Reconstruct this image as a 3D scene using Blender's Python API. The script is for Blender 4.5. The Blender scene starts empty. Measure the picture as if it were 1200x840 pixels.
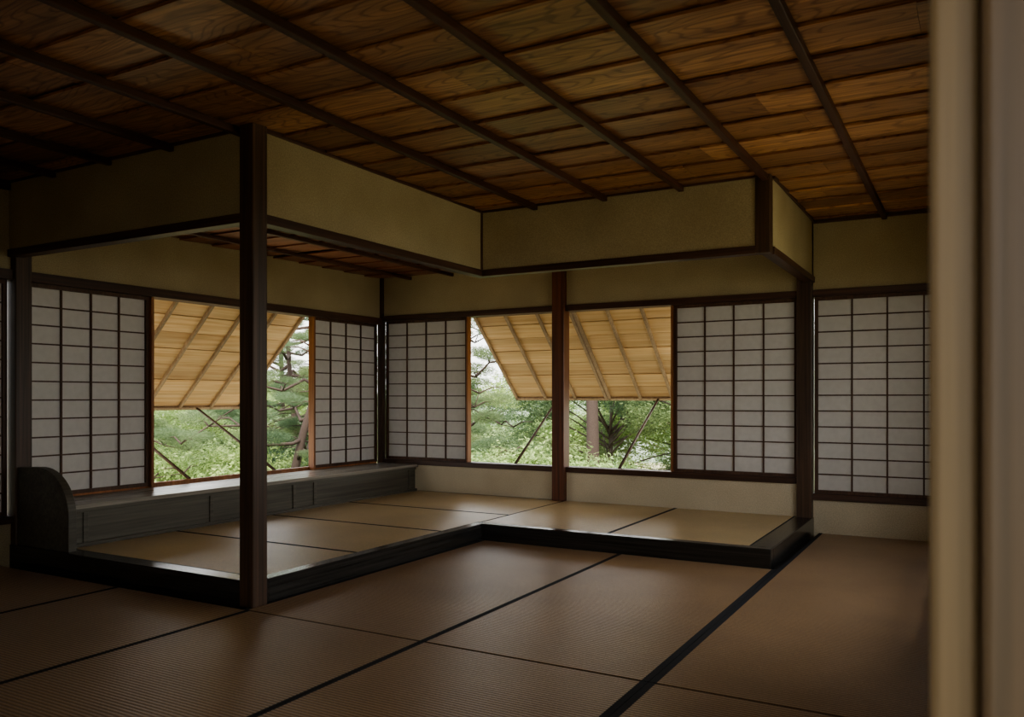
import bpy, math, random
from mathutils import Vector, Matrix, noise
random.seed(7)
S = bpy.context.scene
COL = S.collection

# ------------------------------------------------------------------ materials
def new_mat(name):
    m = bpy.data.materials.new(name); m.use_nodes = True
    nt = m.node_tree; nt.nodes.clear()
    out = nt.nodes.new('ShaderNodeOutputMaterial')
    return m, nt, out
def N(nt, t, **kw):
    n = nt.nodes.new(t)
    for k, v in kw.items():
        if k in n.inputs.keys(): n.inputs[k].default_value = v
        else: setattr(n, k, v)
    return n
def ramp(nt, fac, stops):
    r = nt.nodes.new('ShaderNodeValToRGB')
    el = r.color_ramp.elements
    while len(el) < len(stops): el.new(0.5)
    for e, (p, c) in zip(el, stops):
        e.position = p; e.color = (c[0], c[1], c[2], 1)
    nt.links.new(fac, r.inputs[0]); return r.outputs[0]
def mixc(nt, fac, a, b, mode='MIX'):
    m = nt.nodes.new('ShaderNodeMix'); m.data_type = 'RGBA'; m.blend_type = mode
    for s, v in ((0, fac), (6, a), (7, b)):
        if hasattr(v, 'is_output'): nt.links.new(v, m.inputs[s])
        else: m.inputs[s].default_value = v if not isinstance(v, tuple) else (v[0], v[1], v[2], 1)
    return m.outputs[2]
def coords(nt, scale, island=0.0):
    tc = nt.nodes.new('ShaderNodeTexCoord')
    src = tc.outputs['Object']
    if island:
        g = nt.nodes.new('ShaderNodeNewGeometry')
        mm = N(nt, 'ShaderNodeMath', operation='MULTIPLY'); mm.inputs[1].default_value = island
        nt.links.new(g.outputs['Random Per Island'], mm.inputs[0])
        cx = nt.nodes.new('ShaderNodeCombineXYZ')
        for i in range(3): nt.links.new(mm.outputs[0], cx.inputs[i])
        ad = N(nt, 'ShaderNodeVectorMath', operation='ADD')
        nt.links.new(src, ad.inputs[0]); nt.links.new(cx.outputs[0], ad.inputs[1]); src = ad.outputs[0]
    mp = nt.nodes.new('ShaderNodeMapping'); mp.inputs['Scale'].default_value = scale
    nt.links.new(src, mp.inputs[0]); return mp.outputs[0]
def principled(nt, out, col, rough, bump=None, bs=0.2, bd=0.002, spec=0.5):
    p = nt.nodes.new('ShaderNodeBsdfPrincipled')
    if hasattr(col, 'is_output'): nt.links.new(col, p.inputs['Base Color'])
    else: p.inputs['Base Color'].default_value = (*col, 1)
    if hasattr(rough, 'is_output'): nt.links.new(rough, p.inputs['Roughness'])
    else: p.inputs['Roughness'].default_value = rough
    p.inputs['Specular IOR Level'].default_value = spec
    if bump is not None:
        b = nt.nodes.new('ShaderNodeBump'); b.inputs['Strength'].default_value = bs; b.inputs['Distance'].default_value = bd
        nt.links.new(bump, b.inputs['Height']); nt.links.new(b.outputs[0], p.inputs['Normal'])
    nt.links.new(p.outputs[0], out.inputs[0]); return p
def wood(name, dark, light, axis='Z', rough=0.5, fine=60, island=0.0, islandvar=0.0, spec=0.5, cathedral=False):
    m, nt, out = new_mat(name)
    lo = 1.2
    sc = {'X': (lo, fine, fine), 'Y': (fine, lo, fine), 'Z': (fine, fine, lo)}[axis]
    v = coords(nt, sc, island)
    n1 = N(nt, 'ShaderNodeTexNoise', Scale=1.0, Detail=5.0, Roughness=0.6); nt.links.new(v, n1.inputs['Vector'])
    c = ramp(nt, n1.outputs[0], [(0.3, dark), (0.7, light)])
    h = n1.outputs[0]
    v2 = coords(nt, tuple(s * 0.08 if s == fine else 0.6 for s in sc), island)
    n2 = N(nt, 'ShaderNodeTexNoise', Scale=1.0, Detail=3.0); nt.links.new(v2, n2.inputs['Vector'])
    if cathedral:
        v3 = coords(nt, tuple(5.0 if s == fine else 1.2 for s in sc), island)
        n3 = N(nt, 'ShaderNodeTexNoise', Scale=1.0, Detail=1.8, Roughness=0.4); nt.links.new(v3, n3.inputs['Vector'])
        mu = N(nt, 'ShaderNodeMath', operation='MULTIPLY'); mu.inputs[1].default_value = 120; nt.links.new(n3.outputs[0], mu.inputs[0])
        sn = N(nt, 'ShaderNodeMath', operation='SINE'); nt.links.new(mu.outputs[0], sn.inputs[0])
        cc = ramp(nt, sn.outputs[0], [(0.0, (1, 1, 1)), (0.6, (0.92, 0.90, 0.88)), (1.0, (0.48, 0.40, 0.36))])
        c = mixc(nt, 0.8, c, cc, 'MULTIPLY')
    c2 = ramp(nt, n2.outputs[0], [(0.3, (0.68, 0.65, 0.63)), (0.7, (1.15, 1.15, 1.15))])
    c = mixc(nt, 1.0, c, c2, 'MULTIPLY')
    if islandvar:
        g = nt.nodes.new('ShaderNodeNewGeometry')
        c3 = ramp(nt, g.outputs['Random Per Island'], [(0, (1 - islandvar, 1 - islandvar * 1.1, 1 - islandvar * 1.1)), (1, (1.1, 1.1, 1.1))])
        c = mixc(nt, 1.0, c, c3, 'MULTIPLY')
    principled(nt, out, c, rough, h, 0.25, 0.002, spec)
    return m

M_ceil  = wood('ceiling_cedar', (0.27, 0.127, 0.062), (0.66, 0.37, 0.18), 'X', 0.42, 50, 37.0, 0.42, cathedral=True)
M_bat   = wood('dark_batten', (0.045, 0.018, 0.011), (0.10, 0.042, 0.024), 'Y', 0.5)
M_darkZ = wood('dark_post_wood', (0.038, 0.022, 0.014), (0.125, 0.072, 0.043), 'Z', 0.42)
M_redZ  = wood('red_post_wood', (0.06, 0.022, 0.013), (0.21, 0.075, 0.037), 'Z', 0.42)
M_darkX = wood('dark_beam_x', (0.036, 0.018, 0.012), (0.11, 0.055, 0.034), 'X', 0.45)
M_darkY = wood('dark_beam_y', (0.036, 0.018, 0.012), (0.11, 0.055, 0.034), 'Y', 0.45)
M_lacqX = wood('kamachi_x', (0.016, 0.016, 0.015), (0.050, 0.048, 0.044), 'X', 0.18)
M_lacqY = wood('kamachi_y', (0.016, 0.016, 0.015), (0.050, 0.048, 0.044), 'Y', 0.18)
M_frame = wood('shoji_frame_wood', (0.06, 0.030, 0.018), (0.14, 0.072, 0.042), 'Z', 0.55)
M_amber = wood('amber_jamb_wood', (0.22, 0.08, 0.03), (0.40, 0.17, 0.06), 'Z', 0.5)
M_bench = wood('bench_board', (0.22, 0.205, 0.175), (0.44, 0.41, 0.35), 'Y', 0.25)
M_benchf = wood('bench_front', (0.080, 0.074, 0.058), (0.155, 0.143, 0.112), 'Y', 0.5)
M_shut  = wood('shutter_board', (0.68, 0.42, 0.19), (0.92, 0.70, 0.41), 'Y', 0.6, 45, 19.0, 0.30)
M_shutX = wood('shutter_board_x', (0.68, 0.42, 0.19), (0.92, 0.70, 0.41), 'X', 0.6, 45, 19.0, 0.30)
M_shutb = wood('shutter_batten', (0.28, 0.19, 0.12), (0.46, 0.34, 0.23), 'Z', 0.6)
M_pil   = wood('pale_pillar_wood', (0.068, 0.044, 0.021), (0.118, 0.082, 0.042), 'Z', 0.5, 90)
M_pil2  = wood('brown_pillar_wood', (0.038, 0.023, 0.011), (0.070, 0.044, 0.023), 'Z', 0.5, 90)
M_floor = wood('floorboards', (0.08, 0.05, 0.03), (0.16, 0.10, 0.06), 'X', 0.5)
M_roof  = wood('roof_wood', (0.08, 0.06, 0.045), (0.16, 0.12, 0.09), 'Y', 0.8)

def plaster(name, col):
    m, nt, out = new_mat(name)
    v = coords(nt, (1, 1, 1))
    a = N(nt, 'ShaderNodeTexNoise', Scale=140.0, Detail=4.0); nt.links.new(v, a.inputs['Vector'])
    b = N(nt, 'ShaderNodeTexNoise', Scale=2.2, Detail=4.0); nt.links.new(v, b.inputs['Vector'])
    c = ramp(nt, a.outputs[0], [(0.3, tuple(x * 0.78 for x in col)), (0.7, tuple(x * 1.12 for x in col))])
    c2 = ramp(nt, b.outputs[0], [(0.3, (0.86, 0.84, 0.82)), (0.7, (1.05, 1.05, 1.05))])
    c = mixc(nt, 1.0, c, c2, 'MULTIPLY')
    principled(nt, out, c, 0.95, a.outputs[0], 0.35, 0.002, 0.15); return m
M_pl = plaster('ochre_plaster', (0.47, 0.395, 0.25))
M_plb = plaster('pale_plaster', (0.64, 0.56, 0.41))
M_stone = plaster('stone_foundation', (0.55, 0.52, 0.45))

def tatami(name, axis, ca, cb, rough=.38, spec=.8):
    m, nt, out = new_mat(name)
    v = coords(nt, (1, 1, 1))
    w = N(nt, 'ShaderNodeTexWave', wave_type='BANDS', bands_direction=axis, Scale=18.0, Distortion=0.5, Detail=2.0)
    w.inputs['Detail Scale'].default_value = 3.0
    nt.links.new(v, w.inputs['Vector'])
    c = ramp(nt, w.outputs['Fac'], [(0.0, ca), (0.6, cb)])
    b = N(nt, 'ShaderNodeTexNoise', Scale=1.6, Detail=5.0); nt.links.new(v, b.inputs['Vector'])
    f = N(nt, 'ShaderNodeTexNoise', Scale=160.0, Detail=2.0); nt.links.new(v, f.inputs['Vector'])
    c2 = ramp(nt, b.outputs[0], [(0.3, (0.82, 0.8, 0.78)), (0.7, (1.08, 1.08, 1.08))])
    c3 = ramp(nt, f.outputs[0], [(0.3, (0.75, 0.75, 0.75)), (0.7, (1.15, 1.15, 1.15))])
    c = mixc(nt, 1.0, c, c2, 'MULTIPLY'); c = mixc(nt, 1.0, c, c3, 'MULTIPLY')
    principled(nt, out, c, rough, w.outputs['Fac'], 0.6, 0.003, spec); return m
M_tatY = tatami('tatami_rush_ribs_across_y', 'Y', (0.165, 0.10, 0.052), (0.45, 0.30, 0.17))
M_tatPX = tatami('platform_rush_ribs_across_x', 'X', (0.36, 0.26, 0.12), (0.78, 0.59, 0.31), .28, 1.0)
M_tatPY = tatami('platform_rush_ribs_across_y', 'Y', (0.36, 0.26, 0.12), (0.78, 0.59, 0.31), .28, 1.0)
def flat(name, col, rough=0.8, spec=0.3):
    m, nt, out = new_mat(name)
    v = coords(nt, (1, 1, 1))
    a = N(nt, 'ShaderNodeTexNoise', Scale=90.0, Detail=3.0); nt.links.new(v, a.inputs['Vector'])
    c = ramp(nt, a.outputs[0], [(0.3, tuple(x * 0.8 for x in col)), (0.7, tuple(x * 1.15 for x in col))])
    principled(nt, out, c, rough, a.outputs[0], 0.1, 0.001, spec); return m
M_heri = flat('mat_border_cloth', (0.018, 0.020, 0.024), 0.75)
M_bark = flat('bark', (0.10, 0.08, 0.07), 0.9)
M_barkr = flat('red_pine_bark', (0.085, 0.060, 0.050), 0.9)

# shoji paper
M_paper, nt, out = new_mat('shoji_paper')
v = coords(nt, (1, 1, 1))
a = N(nt, 'ShaderNodeTexNoise', Scale=25.0, Detail=6.0); nt.links.new(v, a.inputs['Vector'])
c = ramp(nt, a.outputs[0], [(0.3, (0.625, 0.60, 0.57)), (0.7, (0.67, 0.645, 0.615))])
d = nt.nodes.new('ShaderNodeBsdfDiffuse'); t = nt.nodes.new('ShaderNodeBsdfTranslucent')
nt.links.new(c, d.inputs[0]); nt.links.new(c, t.inputs[0])
mx = nt.nodes.new('ShaderNodeMixShader'); mx.inputs[0].default_value = 0.165
nt.links.new(d.outputs[0], mx.inputs[1]); nt.links.new(t.outputs[0], mx.inputs[2]); nt.links.new(mx.outputs[0], out.inputs[0])

def leafmat(name, c0, c1, c2):
    m, nt, out = new_mat(name)
    g = nt.nodes.new('ShaderNodeNewGeometry'); oi = nt.nodes.new('ShaderNodeObjectInfo')
    c = ramp(nt, g.outputs['Random Per Island'], [(0.0, c0), (0.55, c1), (1.0, c2)])
    v = ramp(nt, oi.outputs['Random'], [(0.0, (0.62, 0.70, 0.74)), (0.5, (0.92, 0.94, 0.90)), (1.0, (1.2, 1.16, 1.0))])
    c = mixc(nt, 1.0, c, v, 'MULTIPLY')
    d = nt.nodes.new('ShaderNodeBsdfDiffuse'); t = nt.nodes.new('ShaderNodeBsdfTranslucent')
    nt.links.new(c, d.inputs[0]); nt.links.new(c, t.inputs[0])
    mx = nt.nodes.new('ShaderNodeMixShader'); mx.inputs[0].default_value = 0.45
    nt.links.new(d.outputs[0], mx.inputs[1]); nt.links.new(t.outputs[0], mx.inputs[2]); nt.links.new(mx.outputs[0], out.inputs[0])
    return m
M_leafL = leafmat('maple_leaves', (0.22, 0.31, 0.13), (0.35, 0.46, 0.20), (0.48, 0.57, 0.29))
M_leafD = leafmat('evergreen_leaves', (0.12, 0.17, 0.095), (0.20, 0.275, 0.15), (0.30, 0.37, 0.21))
M_need  = leafmat('pine_needles', (0.13, 0.18, 0.10), (0.22, 0.29, 0.16), (0.34, 0.40, 0.23))
M_ground, nt, out = new_mat('mossy_ground')
v = coords(nt, (1, 1, 1))
a = N(nt, 'ShaderNodeTexNoise', Scale=1.5, Detail=8.0); nt.links.new(v, a.inputs['Vector'])
c = ramp(nt, a.outputs[0], [(0.35, (0.26, 0.27, 0.14)), (0.55, (0.42, 0.38, 0.25)), (0.7, (0.56, 0.47, 0.35))])
principled(nt, out, c, 0.95, a.outputs[0], 0.5, 0.05, 0.1)
M_hill, nt, out = new_mat('wooded_hill')
v = coords(nt, (1, 1, 1))
a = N(nt, 'ShaderNodeTexNoise', Scale=0.55, Detail=8.0, Roughness=0.7); nt.links.new(v, a.inputs['Vector'])
c = ramp(nt, a.outputs[0], [(0.35, (0.22, 0.26, 0.21)), (0.55, (0.32, 0.37, 0.29)), (0.72, (0.42, 0.47, 0.37))])  # pale greyed greens put the distance haze into the hill colour
principled(nt, out, c, 0.95, a.outputs[0], 0.8, 0.6, 0.05)

# ------------------------------------------------------------------ mesh builder
class MB:
    def __init__(s): s.v = []; s.f = []; s.m = []; s.sm = []
    def hexa(s, p, mi=0):
        b = len(s.v); s.v += [tuple(q) for q in p]
        for f in ((0, 3, 2, 1), (4, 5, 6, 7), (0, 1, 5, 4), (1, 2, 6, 5), (2, 3, 7, 6), (3, 0, 4, 7)):
            s.f.append(tuple(b + i for i in f)); s.m.append(mi); s.sm.append(False)
    def box(s, x0, x1, y0, y1, z0, z1, mi=0):
        s.hexa([(x0, y0, z0), (x1, y0, z0), (x1, y1, z0), (x0, y1, z0), (x0, y0, z1), (x1, y0, z1), (x1, y1, z1), (x0, y1, z1)], mi)
    def obox(s, o, A, B, C, a0, a1, b0, b1, c0, c1, mi=0):
        P = lambda a, b, c: o + A * a + B * b + C * c
        s.hexa([P(a0, b0, c0), P(a1, b0, c0), P(a1, b1, c0), P(a0, b1, c0), P(a0, b0, c1), P(a1, b0, c1), P(a1, b1, c1), P(a0, b1, c1)], mi)
    def tube(s, pts, rad, mi=0, n=8):
        rings = []
        for i, p in enumerate(pts):
            p = Vector(p); a = Vector(pts[max(i - 1, 0)]); b = Vector(pts[min(i + 1, len(pts) - 1)])
            t = (b - a).normalized(); u = t.cross(Vector((0.31, 0.2, 0.93)))
            if u.length < 0.1: u = t.cross(Vector((1, 0, 0)))
            u.normalize(); w = t.cross(u); base = len(s.v)
            for k in range(n):
                an = 2 * math.pi * k / n
                s.v.append(tuple(p + (u * math.cos(an) + w * math.sin(an)) * rad[i]))
            rings.append(base)
        for i in range(len(rings) - 1):
            for k in range(n):
                k2 = (k + 1) % n
                s.f.append((rings[i] + k, rings[i] + k2, rings[i + 1] + k2, rings[i + 1] + k)); s.m.append(mi); s.sm.append(True)
        s.f.append(tuple(rings[0] + k for k in reversed(range(n)))); s.m.append(mi); s.sm.append(False)
        s.f.append(tuple(rings[-1] + k for k in range(n))); s.m.append(mi); s.sm.append(False)
    def mesh(s, name, mats):
        me = bpy.data.meshes.new(name); me.from_pydata(s.v, [], s.f)
        for m in mats: me.materials.append(m)
        me.polygons.foreach_set('material_index', s.m); me.polygons.foreach_set('use_smooth', s.sm)
        me.update(); return me
    def build(s, name, mats, bevel=0.0, parent=None):
        ob = bpy.data.objects.new(name, s.mesh(name, mats)); COL.objects.link(ob)
        if bevel:
            b = ob.modifiers.new('bevel', 'BEVEL'); b.width = bevel; b.segments = 2; b.limit_method = 'ANGLE'
        if parent: ob.parent = parent
        return ob
def simple(name, mat, *dims, bevel=0.0):
    m = MB(); m.box(*dims); return m.build(name, [mat], bevel)
def empty(name, loc=(0, 0, 0)):
    e = bpy.data.objects.new(name, None); e.location = loc; e.empty_display_size = 0.2; COL.objects.link(e); return e

XL, YB = -5.05, 6.35           # left wall face, back wall face
XR, YF = 0.02, 0.72            # right wall face, front (doorway) wall
PX0, PX1 = -3.0, -1.03         # platform step lines
PY0, PY1 = 2.80, 4.88
PZ = 0.11                      # platform height
ceil_z = lambda y: 2.303
# ------------------------------------------------------------------ floor + mats
simple('floor', M_floor, XL, XR, YF + .04, YB, -0.2, -0.05)
def mat(x0, x1, y0, y1, z1, along='Y', h0=0.03, h1=0.03, rush=None):
    m = MB(); th = 0.05; g = 0.0015
    x0 += g; x1 -= g; y0 += g; y1 -= g
    e = .004
    m.box(x0, x1, y0, y1, z1 - th, z1 - .001, 1)
    if along == 'Y':
        m.box(x0 + h0, x1 - h1, y0 + e, y1 - e, z1 - .003, z1 + .001, 0)
        m.box(x0, x0 + h0, y0, y1, z1 - .003, z1 + 0.002, 1); m.box(x1 - h1, x1, y0, y1, z1 - .003, z1 + 0.002, 1)
    else:
        m.box(x0 + e, x1 - e, y0 + h0, y1 - h1, z1 - .003, z1 + .001, 0)
        m.box(x0, x1, y0, y0 + h0, z1 - .003, z1 + 0.002, 1); m.box(x0, x1, y1 - h1, y1, z1 - .003, z1 + 0.002, 1)
    return m.build('tatami_mat', [rush or M_tatY, M_heri])
xs = [XL + .002, -3.92, -2.96, -1.965, -0.995, XR]
hw = {0: (.02, .012), 1: (.012, .012), 2: (.012, .013), 3: (.013, .026), 4: (.026, .02)}
for i in range(5):
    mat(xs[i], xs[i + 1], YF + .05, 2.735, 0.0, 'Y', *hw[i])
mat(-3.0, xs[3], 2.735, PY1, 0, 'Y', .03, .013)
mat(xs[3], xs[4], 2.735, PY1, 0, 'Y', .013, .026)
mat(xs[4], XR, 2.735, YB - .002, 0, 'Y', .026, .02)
KW = 0.13
m = MB()
m.box(XL, PX0 - .08, PY0 + .105, YB, -0.05, 0.058); m.box(PX0 - .08, PX1 - KW, PY1 + .075, YB, -0.05, 0.058)
m.build('platform_base', [M_floor])
m = MB()
m.box(XL + .002, PX0, PY0, PY0 + .10, -0.048, PZ + .004, 0)
m.box(PX0 - .075, PX0, PY0 + .10, PY1 + .07, -0.048, PZ + .004, 1)
m.box(PX0, PX1, PY1, PY1 + .07, -0.048, PZ + .004, 0)
m.box(PX1 - KW, PX1, PY1 + .07, YB - .001, -0.048, PZ + .004, 1)
m.build('platform_step_edge', [M_lacqX, M_lacqY], 0.004)
px = -4.62
ys = [PY0 + .10, 3.64, 4.49, 5.36, YB - .002]
for i in range(4):
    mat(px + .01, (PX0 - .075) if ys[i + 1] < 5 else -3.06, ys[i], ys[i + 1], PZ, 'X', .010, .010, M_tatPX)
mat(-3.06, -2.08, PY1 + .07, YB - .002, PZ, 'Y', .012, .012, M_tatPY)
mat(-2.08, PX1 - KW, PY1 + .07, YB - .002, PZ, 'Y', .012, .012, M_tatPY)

# ------------------------------------------------------------------ posts
def post(name, x, y, w, z0, z1, mt): return simple(name, mt, x - w / 2, x + w / 2, y - w / 2, y + w / 2, z0, z1, bevel=0.006)
post('corner_pillar', PX0 - .01, PY0 + .01, .092, 0.0, ceil_z(2.8), M_darkZ)
post('wall_pillar', -3.105, YB + .0, .115, PZ, 2.16, M_redZ)
post('wall_pillar', -1.09, YB + .0, .11, 0.0, ceil_z(YB), M_darkZ)
post('wall_pillar', XL + .0, YB + .0, .06, 0.0, 2.16, M_darkZ)
post('wall_pillar', XL + .0, 2.86, .10, 0.0, ceil_z(2.8), M_darkZ)
post('hanging_pillar', PX1 - .045, PY1 + .03, .085, 1.84, ceil_z(4.9), M_darkZ)
post('wall_pillar', XL + .0, YF + .09, .10, 0.0, ceil_z(.7), M_darkZ)

# ------------------------------------------------------------------ walls
T = 0.10
ZT = 2.5
m = MB()
m.box(XL - T, XL, YF, YB + T, 1.765, ZT)
m.box(XL - T, XL, 2.90, YB + T, -.2, .35)
m.box(XL - T, XL, YF, 2.82, -.2, .24)
m.build('wall_left', [M_pl])
m = MB()
m.box(XL, XR + .1, YB, YB + T, 1.785, ZT)
m.box(XL, -1.09, YB, YB + T, -.2, .355, 1)
m.box(-1.09, XR + .1, YB, YB + T, -.2, .245, 1)
m.build('wall_back', [M_pl, M_plb])
m = MB()
m.box(XR, XR + T, YF, YB, 1.78, ZT)
m.box(XR, XR + T, YF, 3.3, -.2, 1.78)
m.box(XR, XR + T, 5.2, YB, -.2, 1.78)
m.box(XR, XR + T, 3.3, 5.2, -.2, 0.5)
m.build('wall_right', [M_pl])
m = MB()
m.box(XL - T, -1.50, YF - .04, YF + .04, -.2, ZT)
m.box(-1.50, XR + T, YF - .04, YF + .04, 1.80, ZT)
m.build('wall_front', [M_pl])
m = MB()   # unseen wall added behind the camera to cut fill light through the doorway
m.box(XL - T, -.2, -2.3, -2.2, -.2, ZT)
m.build('wall_light_block', [M_pl])
m = MB(); m.box(XL - T - .01, XL + .025, YF + .05, YB, 1.705, 1.765); m.build('trim_lintel_left', [M_darkY], .003)
m = MB(); m.box(XL, XR, YB - .025, YB + T + .01, 1.735, 1.785); m.build('trim_lintel_back', [M_darkX], .003)
m = MB(); m.box(XL, -1.14, YB - .022, YB + T + .01, 0.355, 0.400)
m.box(-1.04, XR, YB - .022, YB + T + .01, 0.245, 0.290); m.build('trim_sill_back', [M_darkX], .003)
m = MB(); m.box(XL - T - .01, XL + .02, YF + .05, 2.82, .24, .285); m.build('trim_sill_left', [M_darkY], .003)
m = MB()
m.box(PX1, XR, YB - .02, YB, ceil_z(YB) - .03, ceil_z(YB) + .03, 0)
m.box(XL, XL + .02, YF, 2.8, 2.24, 2.32, 1)
m.build('trim_ceiling_edge', [M_darkX, M_darkY])

bz0, bz1 = 1.84, 1.885
def kokabe(nm, x0, x1, y0, y1, along):
    m = MB()
    zt = max(ceil_z(y0), ceil_z(y1)) + .02
    m.box(x0, x1, y0, y1, bz1, zt, 0)
    m.build(nm, [M_pl])
    m = MB()
    if along == 'X':
        m.box(x0, x1, y0 - .012, y1 + .012, bz0, bz1, 0)
        zc = ceil_z(y0); m.box(x0, x1, y0 - .015, y0, zc - .022, zc + .02, 0)
        m.build('trim_beam', [M_darkX], .003)
    else:
        m.box(x0 - .012, x1 + .012, y0, y1, bz0, bz1, 0)
        P = [(x1, y0, ceil_z(y0) - .022), (x1 + .015, y0, ceil_z(y0) - .022), (x1 + .015, y1, ceil_z(y1) - .022), (x1, y1, ceil_z(y1) - .022)]
        m.hexa(P + [(p[0], p[1], p[2] + .04) for p in P], 0)
        m.build('trim_beam', [M_darkY], .003)
kokabe('wall_hanging_front', XL, PX0 - .05, PY0, PY0 + .05, 'X')
kokabe('wall_hanging_side', PX0 - .05, PX0, PY0 + .05, PY1, 'Y')
kokabe('wall_hanging_mid', PX0 - .05, PX1 - .085, PY1, PY1 + .05, 'X')
kokabe('wall_hanging_end', PX1 - .055, PX1 - .005, PY1 + .07, YB, 'Y')
simple('trim_corner_strip', M_darkZ, PX0 - .002, PX0 + .012, PY1 - .012, PY1 + .002, bz1, ceil_z(4.9))

# ------------------------------------------------------------------ main ceiling
m = MB()
y = -0.9
while y < YB:
    w = 0.30 + random.uniform(-.012, .012)
    y1 = min(y + w, YB + .05)
    x = XL - .05 - random.uniform(0, 1.2)
    while x < XR + .1:
        x1 = min(x + random.choice([1.47, 1.96, 2.45]), XR + .12)
        if XR + .12 - x1 < .3: x1 = XR + .12
        xa, xb = max(x, XL - .05) + .0008, x1 - .0008
        if xb > xa:
            z0, z1 = ceil_z(y), ceil_z(y1)
            dz = .013 + random.uniform(-.002, .002)
            b = [(xa, y, z0 - dz), (xb, y, z0 - dz), (xb, y1 + .012, z1 + .002), (xa, y1 + .012, z1 + .002)]
            m.hexa(b + [(p[0], p[1], p[2] + .012) for p in b])
        x = x1
    y = y1
m.build('ceiling', [M_ceil])
m = MB()
for i in range(0, 10):
    X = -0.05 - 0.505 * i
    P = [(X - .017, -.9, ceil_z(-.9) - .046), (X + .017, -.9, ceil_z(-.9) - .046), (X + .017, YB, ceil_z(YB) - .046), (X - .017, YB, ceil_z(YB) - .046)]
    m.hexa(P + [(p[0], p[1], p[2] + .036) for p in P])
m.build('ceiling_battens', [M_bat], .003)
m = MB()
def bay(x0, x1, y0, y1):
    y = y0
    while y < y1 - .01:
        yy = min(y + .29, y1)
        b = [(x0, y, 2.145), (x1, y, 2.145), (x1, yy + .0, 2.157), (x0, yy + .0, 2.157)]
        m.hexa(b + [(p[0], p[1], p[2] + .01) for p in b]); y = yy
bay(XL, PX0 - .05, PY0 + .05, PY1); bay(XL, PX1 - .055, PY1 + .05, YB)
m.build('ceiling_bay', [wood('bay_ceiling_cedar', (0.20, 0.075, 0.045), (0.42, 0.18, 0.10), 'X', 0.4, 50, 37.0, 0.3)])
m = MB()
for X in (-4.7, -4.22, -3.74, -3.26): m.box(X - .014, X + .014, PY0 + .05, YB, 2.118, 2.146)
for X in (-2.78, -2.3, -1.82, -1.34): m.box(X - .014, X + .014, PY1 + .05, YB, 2.118, 2.146)
m.build('ceiling_bay_battens', [M_bat], .002)
m = MB()  # unseen slab added to stop light leaks; long front overhang dims the veranda side
m.box(XL - 0.25, XR + 0.9, -2.6, YB + .25, 2.50, 2.60)
m.build('roof_light_shield', [M_roof])

# ------------------------------------------------------------------ shoji
def shoji(wall, a0, a1, z0, z1, cols, rows, n=-0.045):
    m = MB()
    def B(u0, u1, n0, n1, za, zb, mi):
        if wall == 'L': m.box(XL + n0, XL + n1, u0, u1, za, zb, mi)
        else: m.box(u0, u1, YB - n1, YB - n0, za, zb, mi)
    f = .024; th = .024
    B(a0, a0 + f, n, n + th, z0, z1, 0); B(a1 - f, a1, n, n + th, z0, z1, 0)
    B(a0 + f, a1 - f, n, n + th, z0, z0 + f, 0); B(a0 + f, a1 - f, n, n + th, z1 - f, z1, 0)
    bw = .0055
    for i in range(1, cols):
        c = a0 + f + (a1 - a0 - 2 * f) * i / cols; B(c - bw, c + bw, n + .006, n + .018, z0 + f, z1 - f, 0)
    for i in range(1, rows):
        c = z0 + f + (z1 - z0 - 2 * f) * i / rows; B(a0 + f, a1 - f, n + .0065, n + .0165, c - bw * .8, c + bw * .8, 0)
    B(a0 + .01, a1 - .01, n + .003, n + .0045, z0 + .01, z1 - .01, 1)
    return m.build('shoji_screen', [M_frame, M_paper])
shoji('L', 2.915, 3.775, .372, 1.705, 4, 11)
shoji('L', 5.425, 6.31, .372, 1.705, 4, 11)
shoji('L', 1.85, 2.80, .285, 1.705, 4, 12)
shoji('L', 0.85, 1.85, .285, 1.705, 4, 12, -.075)
shoji('B', -5.015, -4.07, .40, 1.735, 4, 11)
shoji('B', -2.105, -1.15, .40, 1.735, 4, 11)
shoji('B', -1.03, -0.05, .29, 1.735, 4, 12)
m = MB()
m.box(XL - .06, XL + .004, 3.775, 3.797, .36, 1.705); m.box(XL - .06, XL + .004, 5.403, 5.425, .36, 1.705)
m.box(XL - .1, XL - .06, 2.9, YB, .35, .385); m.build('window_1', [M_amber], .002)
m = MB()
m.box(-4.068, -4.052, YB - .004, YB + .06, .40, 1.735); m.box(-2.122, -2.106, YB - .004, YB + .06, .40, 1.735)
m.build('window_2', [M_amber], .002)

# ------------------------------------------------------------------ propped shutters
def shutter(along, o, slope, width, mt, nb):
    A = along.normalized(); B = slope.normalized(); L = slope.length
    C = A.cross(B).normalized()
    if C.z > 0: C = -C
    m = MB(); n = 7
    m.obox(o, A, B, C, 0, width, 0, L, -.014, -.004, 0)
    for i in range(n):
        m.obox(o, A, B, C, 0, width, L * i / n + .003, L * (i + 1) / n - .003, -.004, .006 + .003 * (i % 2), 0)
    for i in range(nb):
        a = .015 + (width - .03) * i / (nb - 1); m.obox(o, A, B, C, a - .014, a + .014, 0, L, .006, .03, 1)
    m.obox(o, A, B, C, 0, width, L - .025, L + .005, -.016, .03, 1)
    m.obox(o, A, B, C, 0, width, -.005, .025, -.016, .03, 1)
    return m.build('propped_shutter', [mt, M_shutb], .002)
shutter(Vector((0, 1, 0)), Vector((XL - .13, 3.75, 1.75)), Vector((-.84, 0, -.84)), 1.69, M_shut, 6)
shutter(Vector((1, 0, 0)), Vector((-4.08, YB + .13, 1.78)), Vector((0, .85, -.79)), 1.012, M_shutX, 4)
shutter(Vector((1, 0, 0)), Vector((-3.06, YB + .13, 1.78)), Vector((0, .85, -.79)), .96, M_shutX, 4)
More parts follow.
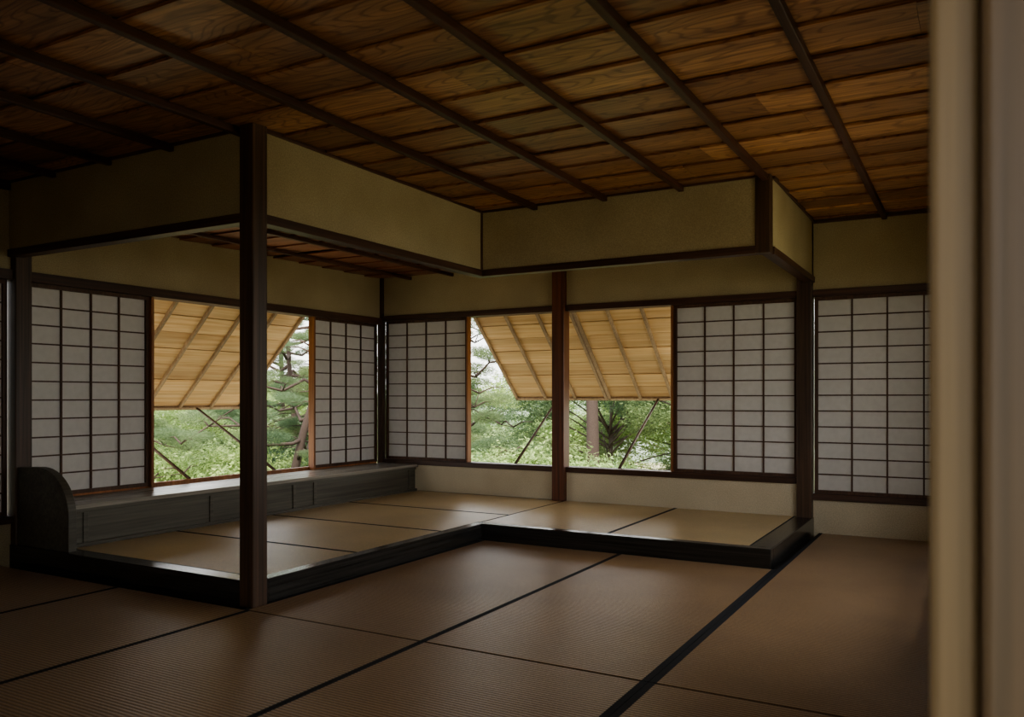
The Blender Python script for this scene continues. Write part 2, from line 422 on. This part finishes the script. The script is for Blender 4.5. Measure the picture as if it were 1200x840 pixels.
def prop(p, q):
    m = MB(); p = Vector(p); q = Vector(q)
    m.tube([p, (p + q) / 2 + Vector((0, 0, .002)), q], [.013, .012, .011], 0, 8)
    m.build('shutter_prop_stick', [M_darkZ])
prop((XL - .09, 5.03, .385), (-6.0, 4.94, .905)); prop((XL - .09, 4.17, .385), (-6.0, 4.07, .905))
prop((-3.60, YB + .09, .40), (-3.60, 7.31, .985)); prop((-2.60, YB + .09, .40), (-2.56, 7.31, .985))

# ------------------------------------------------------------------ window bench
m = MB()
bx = -4.61
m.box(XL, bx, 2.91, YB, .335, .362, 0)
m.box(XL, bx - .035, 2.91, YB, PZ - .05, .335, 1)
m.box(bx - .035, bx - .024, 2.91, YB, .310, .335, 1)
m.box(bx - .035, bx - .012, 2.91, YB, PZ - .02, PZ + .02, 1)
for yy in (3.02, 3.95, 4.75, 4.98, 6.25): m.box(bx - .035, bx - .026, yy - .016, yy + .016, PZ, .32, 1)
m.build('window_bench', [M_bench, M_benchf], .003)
m = MB()
prof = [(XL + .0, .05), (XL, .54)]
prof += [(XL + .02, .575)]
for i in range(0, 13):
    an = math.pi / 2 * (1 - i / 12)
    prof.append((-4.80 + .30 * math.cos(an), .31 + .275 * math.sin(an)))
prof += [(-4.50, .05)]
n = len(prof); ya, yb = 2.825, 2.875
vs = [(x, ya, z) for x, z in prof] + [(x, yb, z) for x, z in prof]
m.v = vs; m.f = [tuple(range(n)), tuple(reversed(range(n, 2 * n)))] + [(i, i + n, (i + 1) % n + n, (i + 1) % n) for i in range(n)]
m.m = [0] * len(m.f); m.sm = [False] * len(m.f)
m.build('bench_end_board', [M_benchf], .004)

# ------------------------------------------------------------------ doorway pillar close to the camera
m = MB()
m.box(-.029, .004, YF - .06, YF + .02, -.05, 2.5, 0)
m.build('door_stile', [M_pil], .006)
m = MB()
m.box(.004, .16, YF - .075, YF + .045, -.05, 2.5, 0)
m.build('doorway_pillar', [M_pil2], .006)
m = MB()
for i in range(8): m.box(XL - .1, 1.2, YF - .04 - .2 * (i + 1) + .002, YF - .04 - .2 * i, -.08, -.03)
m.build('veranda_floor', [M_floor], .002)
simple('stone_foundation', M_stone, XL - .1, XR + .1, YF - .9, YB + .1, -1.0, -.2)

# ------------------------------------------------------------------ garden
def gz(x, y):
    dx = max(XL - 1 - x, 0, x - 1.2); dy = max(y - YB - 1, 0, -1.5 - y)
    d = math.hypot(dx, dy)
    return -.75 - .10 * min(d, 35) + .3 * noise.noise(Vector((x * .12, y * .12, 0))) * min(d, 4) / 4
m = MB(); G = 60; R = 70.0
for j in range(G + 1):
    for i in range(G + 1):
        x = -R + 2 * R * i / G; y = -R + 2 * R * j / G
        x = math.copysign(abs(x / R) ** 1.6 * R, x) - 3; y = math.copysign(abs(y / R) ** 1.6 * R, y) + 3
        m.v.append((x, y, gz(x, y)))
for j in range(G):
    for i in range(G):
        a = j * (G + 1) + i; m.f.append((a, a + 1, a + G + 2, a + G + 1)); m.m.append(0); m.sm.append(True)
m.build('garden_ground', [M_ground])
m = MB(); K = 90; L = 14
for j in range(L + 1):
    for i in range(K + 1):
        an = math.radians(60 + 130 * i / K); r = 62 + 30 * j / L
        z = -6 + 9.5 * math.sin(math.pi / 2 * j / L) * (0.75 + .45 * noise.noise(Vector((an * 3, j * .05, 1)))) + .9 * noise.noise(Vector((an * 40, j * .8, 2)))
        m.v.append((r * math.cos(an), r * math.sin(an), z))
for j in range(L):
    for i in range(K):
        a = j * (K + 1) + i; m.f.append((a, a + 1, a + K + 2, a + K + 1)); m.m.append(0); m.sm.append(True)
m.build('wooded_hill', [M_hill])

def leaf_blob(name, n, leaf, mat, shell=.55, flat=1.0, needle=False):
    v = []; f = []
    for i in range(n):
        while True:
            p = Vector((random.uniform(-1, 1), random.uniform(-1, 1), random.uniform(-1, 1)))
            if .02 < p.length < 1: break
        r = p.length; p = p.normalized() * (shell + (1 - shell) * r) * (1 + .6 * noise.noise(p.normalized() * 2.6 + Vector((n * .01, 0, 0))))
        p.z *= flat
        nd = (p.normalized() + Vector((random.gauss(0, .4), random.gauss(0, .4), random.gauss(.3, .4)))).normalized()
        u = nd.cross(Vector((random.gauss(0, 1), random.gauss(0, 1), random.gauss(0, 1)))).normalized(); w = nd.cross(u)
        s = leaf * random.uniform(.6, 1.3); b = len(v)
        if needle:
            q = p + nd * s * 2.2; v += [tuple(p - u * s * .12), tuple(p + u * s * .12), tuple(q)]; f.append((b, b + 1, b + 2))
            q = p + (nd + u * .7).normalized() * s * 2.0; b = len(v); v += [tuple(p - w * s * .12), tuple(p + w * s * .12), tuple(q)]; f.append((b, b + 1, b + 2))
        else:
            v += [tuple(p - u * s), tuple(p - w * s * .45), tuple(p + u * s), tuple(p + w * s * .45)]; f.append((b, b + 1, b + 2, b + 3))
    me = bpy.data.meshes.new(name); me.from_pydata(v, [], f); me.materials.append(mat); me.update(); return me
B_L = [leaf_blob('leafy_blob_a', 3200, .05, M_leafL, .6), leaf_blob('leafy_blob_b', 2800, .055, M_leafL, .5)]
B_D = [leaf_blob('dark_blob_a', 3200, .05, M_leafD, .6), leaf_blob('dark_blob_b', 2800, .055, M_leafD, .5)]
B_N = [leaf_blob('needle_pad_a', 1500, .085, M_need, .15, .40, True), leaf_blob('needle_pad_b', 1300, .09, M_need, .15, .46, True)]
def inst(me, parent, loc, sc, name='foliage'):
    o = bpy.data.objects.new(name, me); o.location = loc; o.scale = sc
    o.rotation_euler = (random.uniform(-.2, .2), random.uniform(-.2, .2), random.uniform(0, 6.28)); o.parent = parent; COL.objects.link(o)
def shrub(x, y, s, pal, zt):
    g = gz(x, y); e = empty('garden_shrub', (x, y, g))
    h = zt - g; k = max(1, int(h / (s * .9)))
    for j in range(k + 1):
        for q in range(2 if j else 3):
            inst(random.choice(pal), e, (random.uniform(-.5, .5) * s, random.uniform(-.5, .5) * s, (j + .3) * h / (k + 1)), tuple(s * random.uniform(.8, 1.15) for _ in range(3)))
random.seed(11)
for i in range(26):
    x = random.uniform(-13, -.5); y = random.uniform(8.9, 14)
    shrub(x, y, random.uniform(.4, .8), B_L if random.random() < .75 else B_D, random.uniform(-.7, .15))
for i in range(26):
    x = random.uniform(-14, -7.8); y = random.uniform(4.0, 14)
    shrub(x, y, random.uniform(.4, .8), B_L if random.random() < .65 else B_D, random.uniform(-.7, .05))

def broad_tree(x, y, h, cr, pal, nb=16):
    g = gz(x, y); e = empty('broadleaf_tree', (x, y, g)); m = MB()
    top = Vector((random.uniform(-.3, .3), random.uniform(-.3, .3), h * .8))
    m.tube([(0, 0, -.1), (.05, .02, h * .3), tuple(top * .7), tuple(top)], [.025 * h, .018 * h, .012 * h, .005 * h], 0)
    for i in range(nb):
        an = random.uniform(0, 6.28); z = h * random.uniform(.28, .98); rr = cr * math.sqrt(random.random()) * (1.15 - .6 * abs(z / h - .6))
        p = Vector((rr * math.cos(an), rr * math.sin(an), z)); b = Vector((0, 0, z * .65))
        m.tube([tuple(b), tuple((b + p) / 2 + Vector((0, 0, .05 * h * .3))), tuple(p)], [.007 * h, .005 * h, .002 * h], 0, 5)
        s = cr * random.uniform(.20, .36); inst(random.choice(pal), e, p, (s, s, s * .6))
    m.build('trunk_and_limbs', [M_bark], parent=e)
def pine_tree(x, y, h, lean, nb, cr, tw=.16, low=.25, wig=.12, pad=1.0):
    g = gz(x, y); e = empty('pine_tree', (x, y, g)); m = MB()
    pts = []; rad = []
    for i in range(9):
        t = i / 8; pts.append(Vector((lean[0] * t * h + wig * math.sin(5 * t + x), lean[1] * t * h + wig * math.cos(4 * t + y), h * t - .1))); rad.append(tw * (1 - .75 * t))
    m.tube([tuple(p) for p in pts], rad, 0, 10)
    for i in range(nb):
        t = low + (1 - low) * i / nb; k = t * 8; a = int(min(k, 7)); b = pts[a].lerp(pts[a + 1], k - a)
        an = i * 2.4 + random.uniform(-.4, .4); L = cr * (1.1 - .6 * t) * random.uniform(.7, 1.1)
        d = Vector((math.cos(an), math.sin(an), 0)); q = [b]
        for s in range(1, 6):
            q.append(b + d * L * s / 5 + Vector((random.gauss(0, .06), random.gauss(0, .06), .16 * math.sin(s * 1.7 + i) + .03 * s)) * L * .6)
        m.tube([tuple(p) for p in q], [tw * .42 * (1 - .17 * s) for s in range(6)], 0, 6)
        for s in (2, 3, 4, 5):
            for r in range(2):
                side = Vector((-d.y, d.x, .2)) * (-1, 1)[r] * L * random.uniform(.15, .38); side.z = abs(side.z); p = q[s] + side
                m.tube([tuple(q[s]), tuple((q[s] + p) / 2 + Vector((0, 0, .05))), tuple(p)], [tw * .17, tw * .12, tw * .06], 0, 5)
                if random.random() < .62:
                    c = L * random.uniform(.12, .20) * pad; inst(random.choice(B_N), e, p + Vector((0, 0, .05)), (c, c, c * .8), 'needle_pad')
    m.build('trunk_and_limbs', [M_barkr], parent=e)
random.seed(23)
pine_tree(-5.35, 12.0, 7.5, (.0, .0), 12, 2.0, .12, .55, .04)
pine_tree(-8.3, 12.2, 5.0, (-.08, .03), 18, 2.2, .09, .25)
pine_tree(-9.2, 9.6, 4.6, (.04, .06), 20, 2.0, .085, .28, .2, .8)
pine_tree(-11.2, 11.4, 5.0, (-.05, .06), 18, 2.2, .085, .28)
pine_tree(-13.5, 13.5, 6.0, (.03, -.05), 16, 2.4, .09, .25)
pine_tree(-12.0, 7.3, 4.4, (.08, .05), 16, 1.9, .08, .25)
for (x, y, h, c, p) in [(-6.9, 16.5, 3.2, 1.9, B_D), (-3.6, 14.5, 3.6, 1.8, B_D), (-4.6, 18.5, 5.2, 2.4, B_L), (-9.6, 20, 3.4, 2.4, B_L), (-1.8, 19, 6.2, 2.8, B_D),
                     (-15, 10, 2.8, 1.9, B_L), (-18, 15, 3.6, 2.4, B_L), (-19, 8, 4.2, 2.4, B_L), (-7.5, 24, 4.6, 3, B_L), (-2.8, 11.6, 2.9, 1.2, B_L), (-22, 20, 4.6, 3, B_L), (-16, 25, 4.8, 3.2, B_D), (-20, 12, 4.2, 2.6, B_D), (-25, 14, 5, 3, B_L)]:
    broad_tree(x, y, h, c, p, 30)

# ------------------------------------------------------------------ light
W = bpy.data.worlds.new('overcast_sky'); S.world = W; W.use_nodes = True
nt = W.node_tree; nt.nodes.clear()
out = nt.nodes.new('ShaderNodeOutputWorld'); bg = nt.nodes.new('ShaderNodeBackground')
tc = nt.nodes.new('ShaderNodeTexCoord'); sp = nt.nodes.new('ShaderNodeSeparateXYZ'); nt.links.new(tc.outputs['Generated'], sp.inputs[0])
c = ramp(nt, sp.outputs[2], [(0.0, (0.84, 0.85, 0.82)), (0.25, (0.95, 0.96, 0.96)), (1.0, (0.90, 0.93, 1.0))])
nt.links.new(c, bg.inputs[0]); bg.inputs[1].default_value = 4.0
nt.links.new(bg.outputs[0], out.inputs[0])
sd = bpy.data.lights.new('hazy_sun', 'SUN'); sd.energy = 6.0; sd.angle = math.radians(12); sd.color = (1, .94, .84)
so = bpy.data.objects.new('hazy_sun', sd); COL.objects.link(so)
so.rotation_euler = Vector((-.35, .55, -1.0)).to_track_quat('-Z', 'Y').to_euler(); so.location = (0, -5, 12)

# ------------------------------------------------------------------ camera
cd = bpy.data.cameras.new('camera'); cam = bpy.data.objects.new('camera', cd); COL.objects.link(cam)
cam.location = (0, 0, 1.0); cam.rotation_euler = (math.radians(90), 0, math.radians(29.45))
cd.sensor_width = 36; cd.sensor_fit = 'HORIZONTAL'; cd.lens = 28.8; cd.shift_y = 45 / 1200
cd.clip_start = .02; cd.clip_end = 300
cd.dof.use_dof = True; cd.dof.focus_distance = 7.5; cd.dof.aperture_fstop = 5.6
S.camera = cam
try:
    S.view_settings.look = 'AgX - Medium High Contrast'
except Exception as e: print(e)
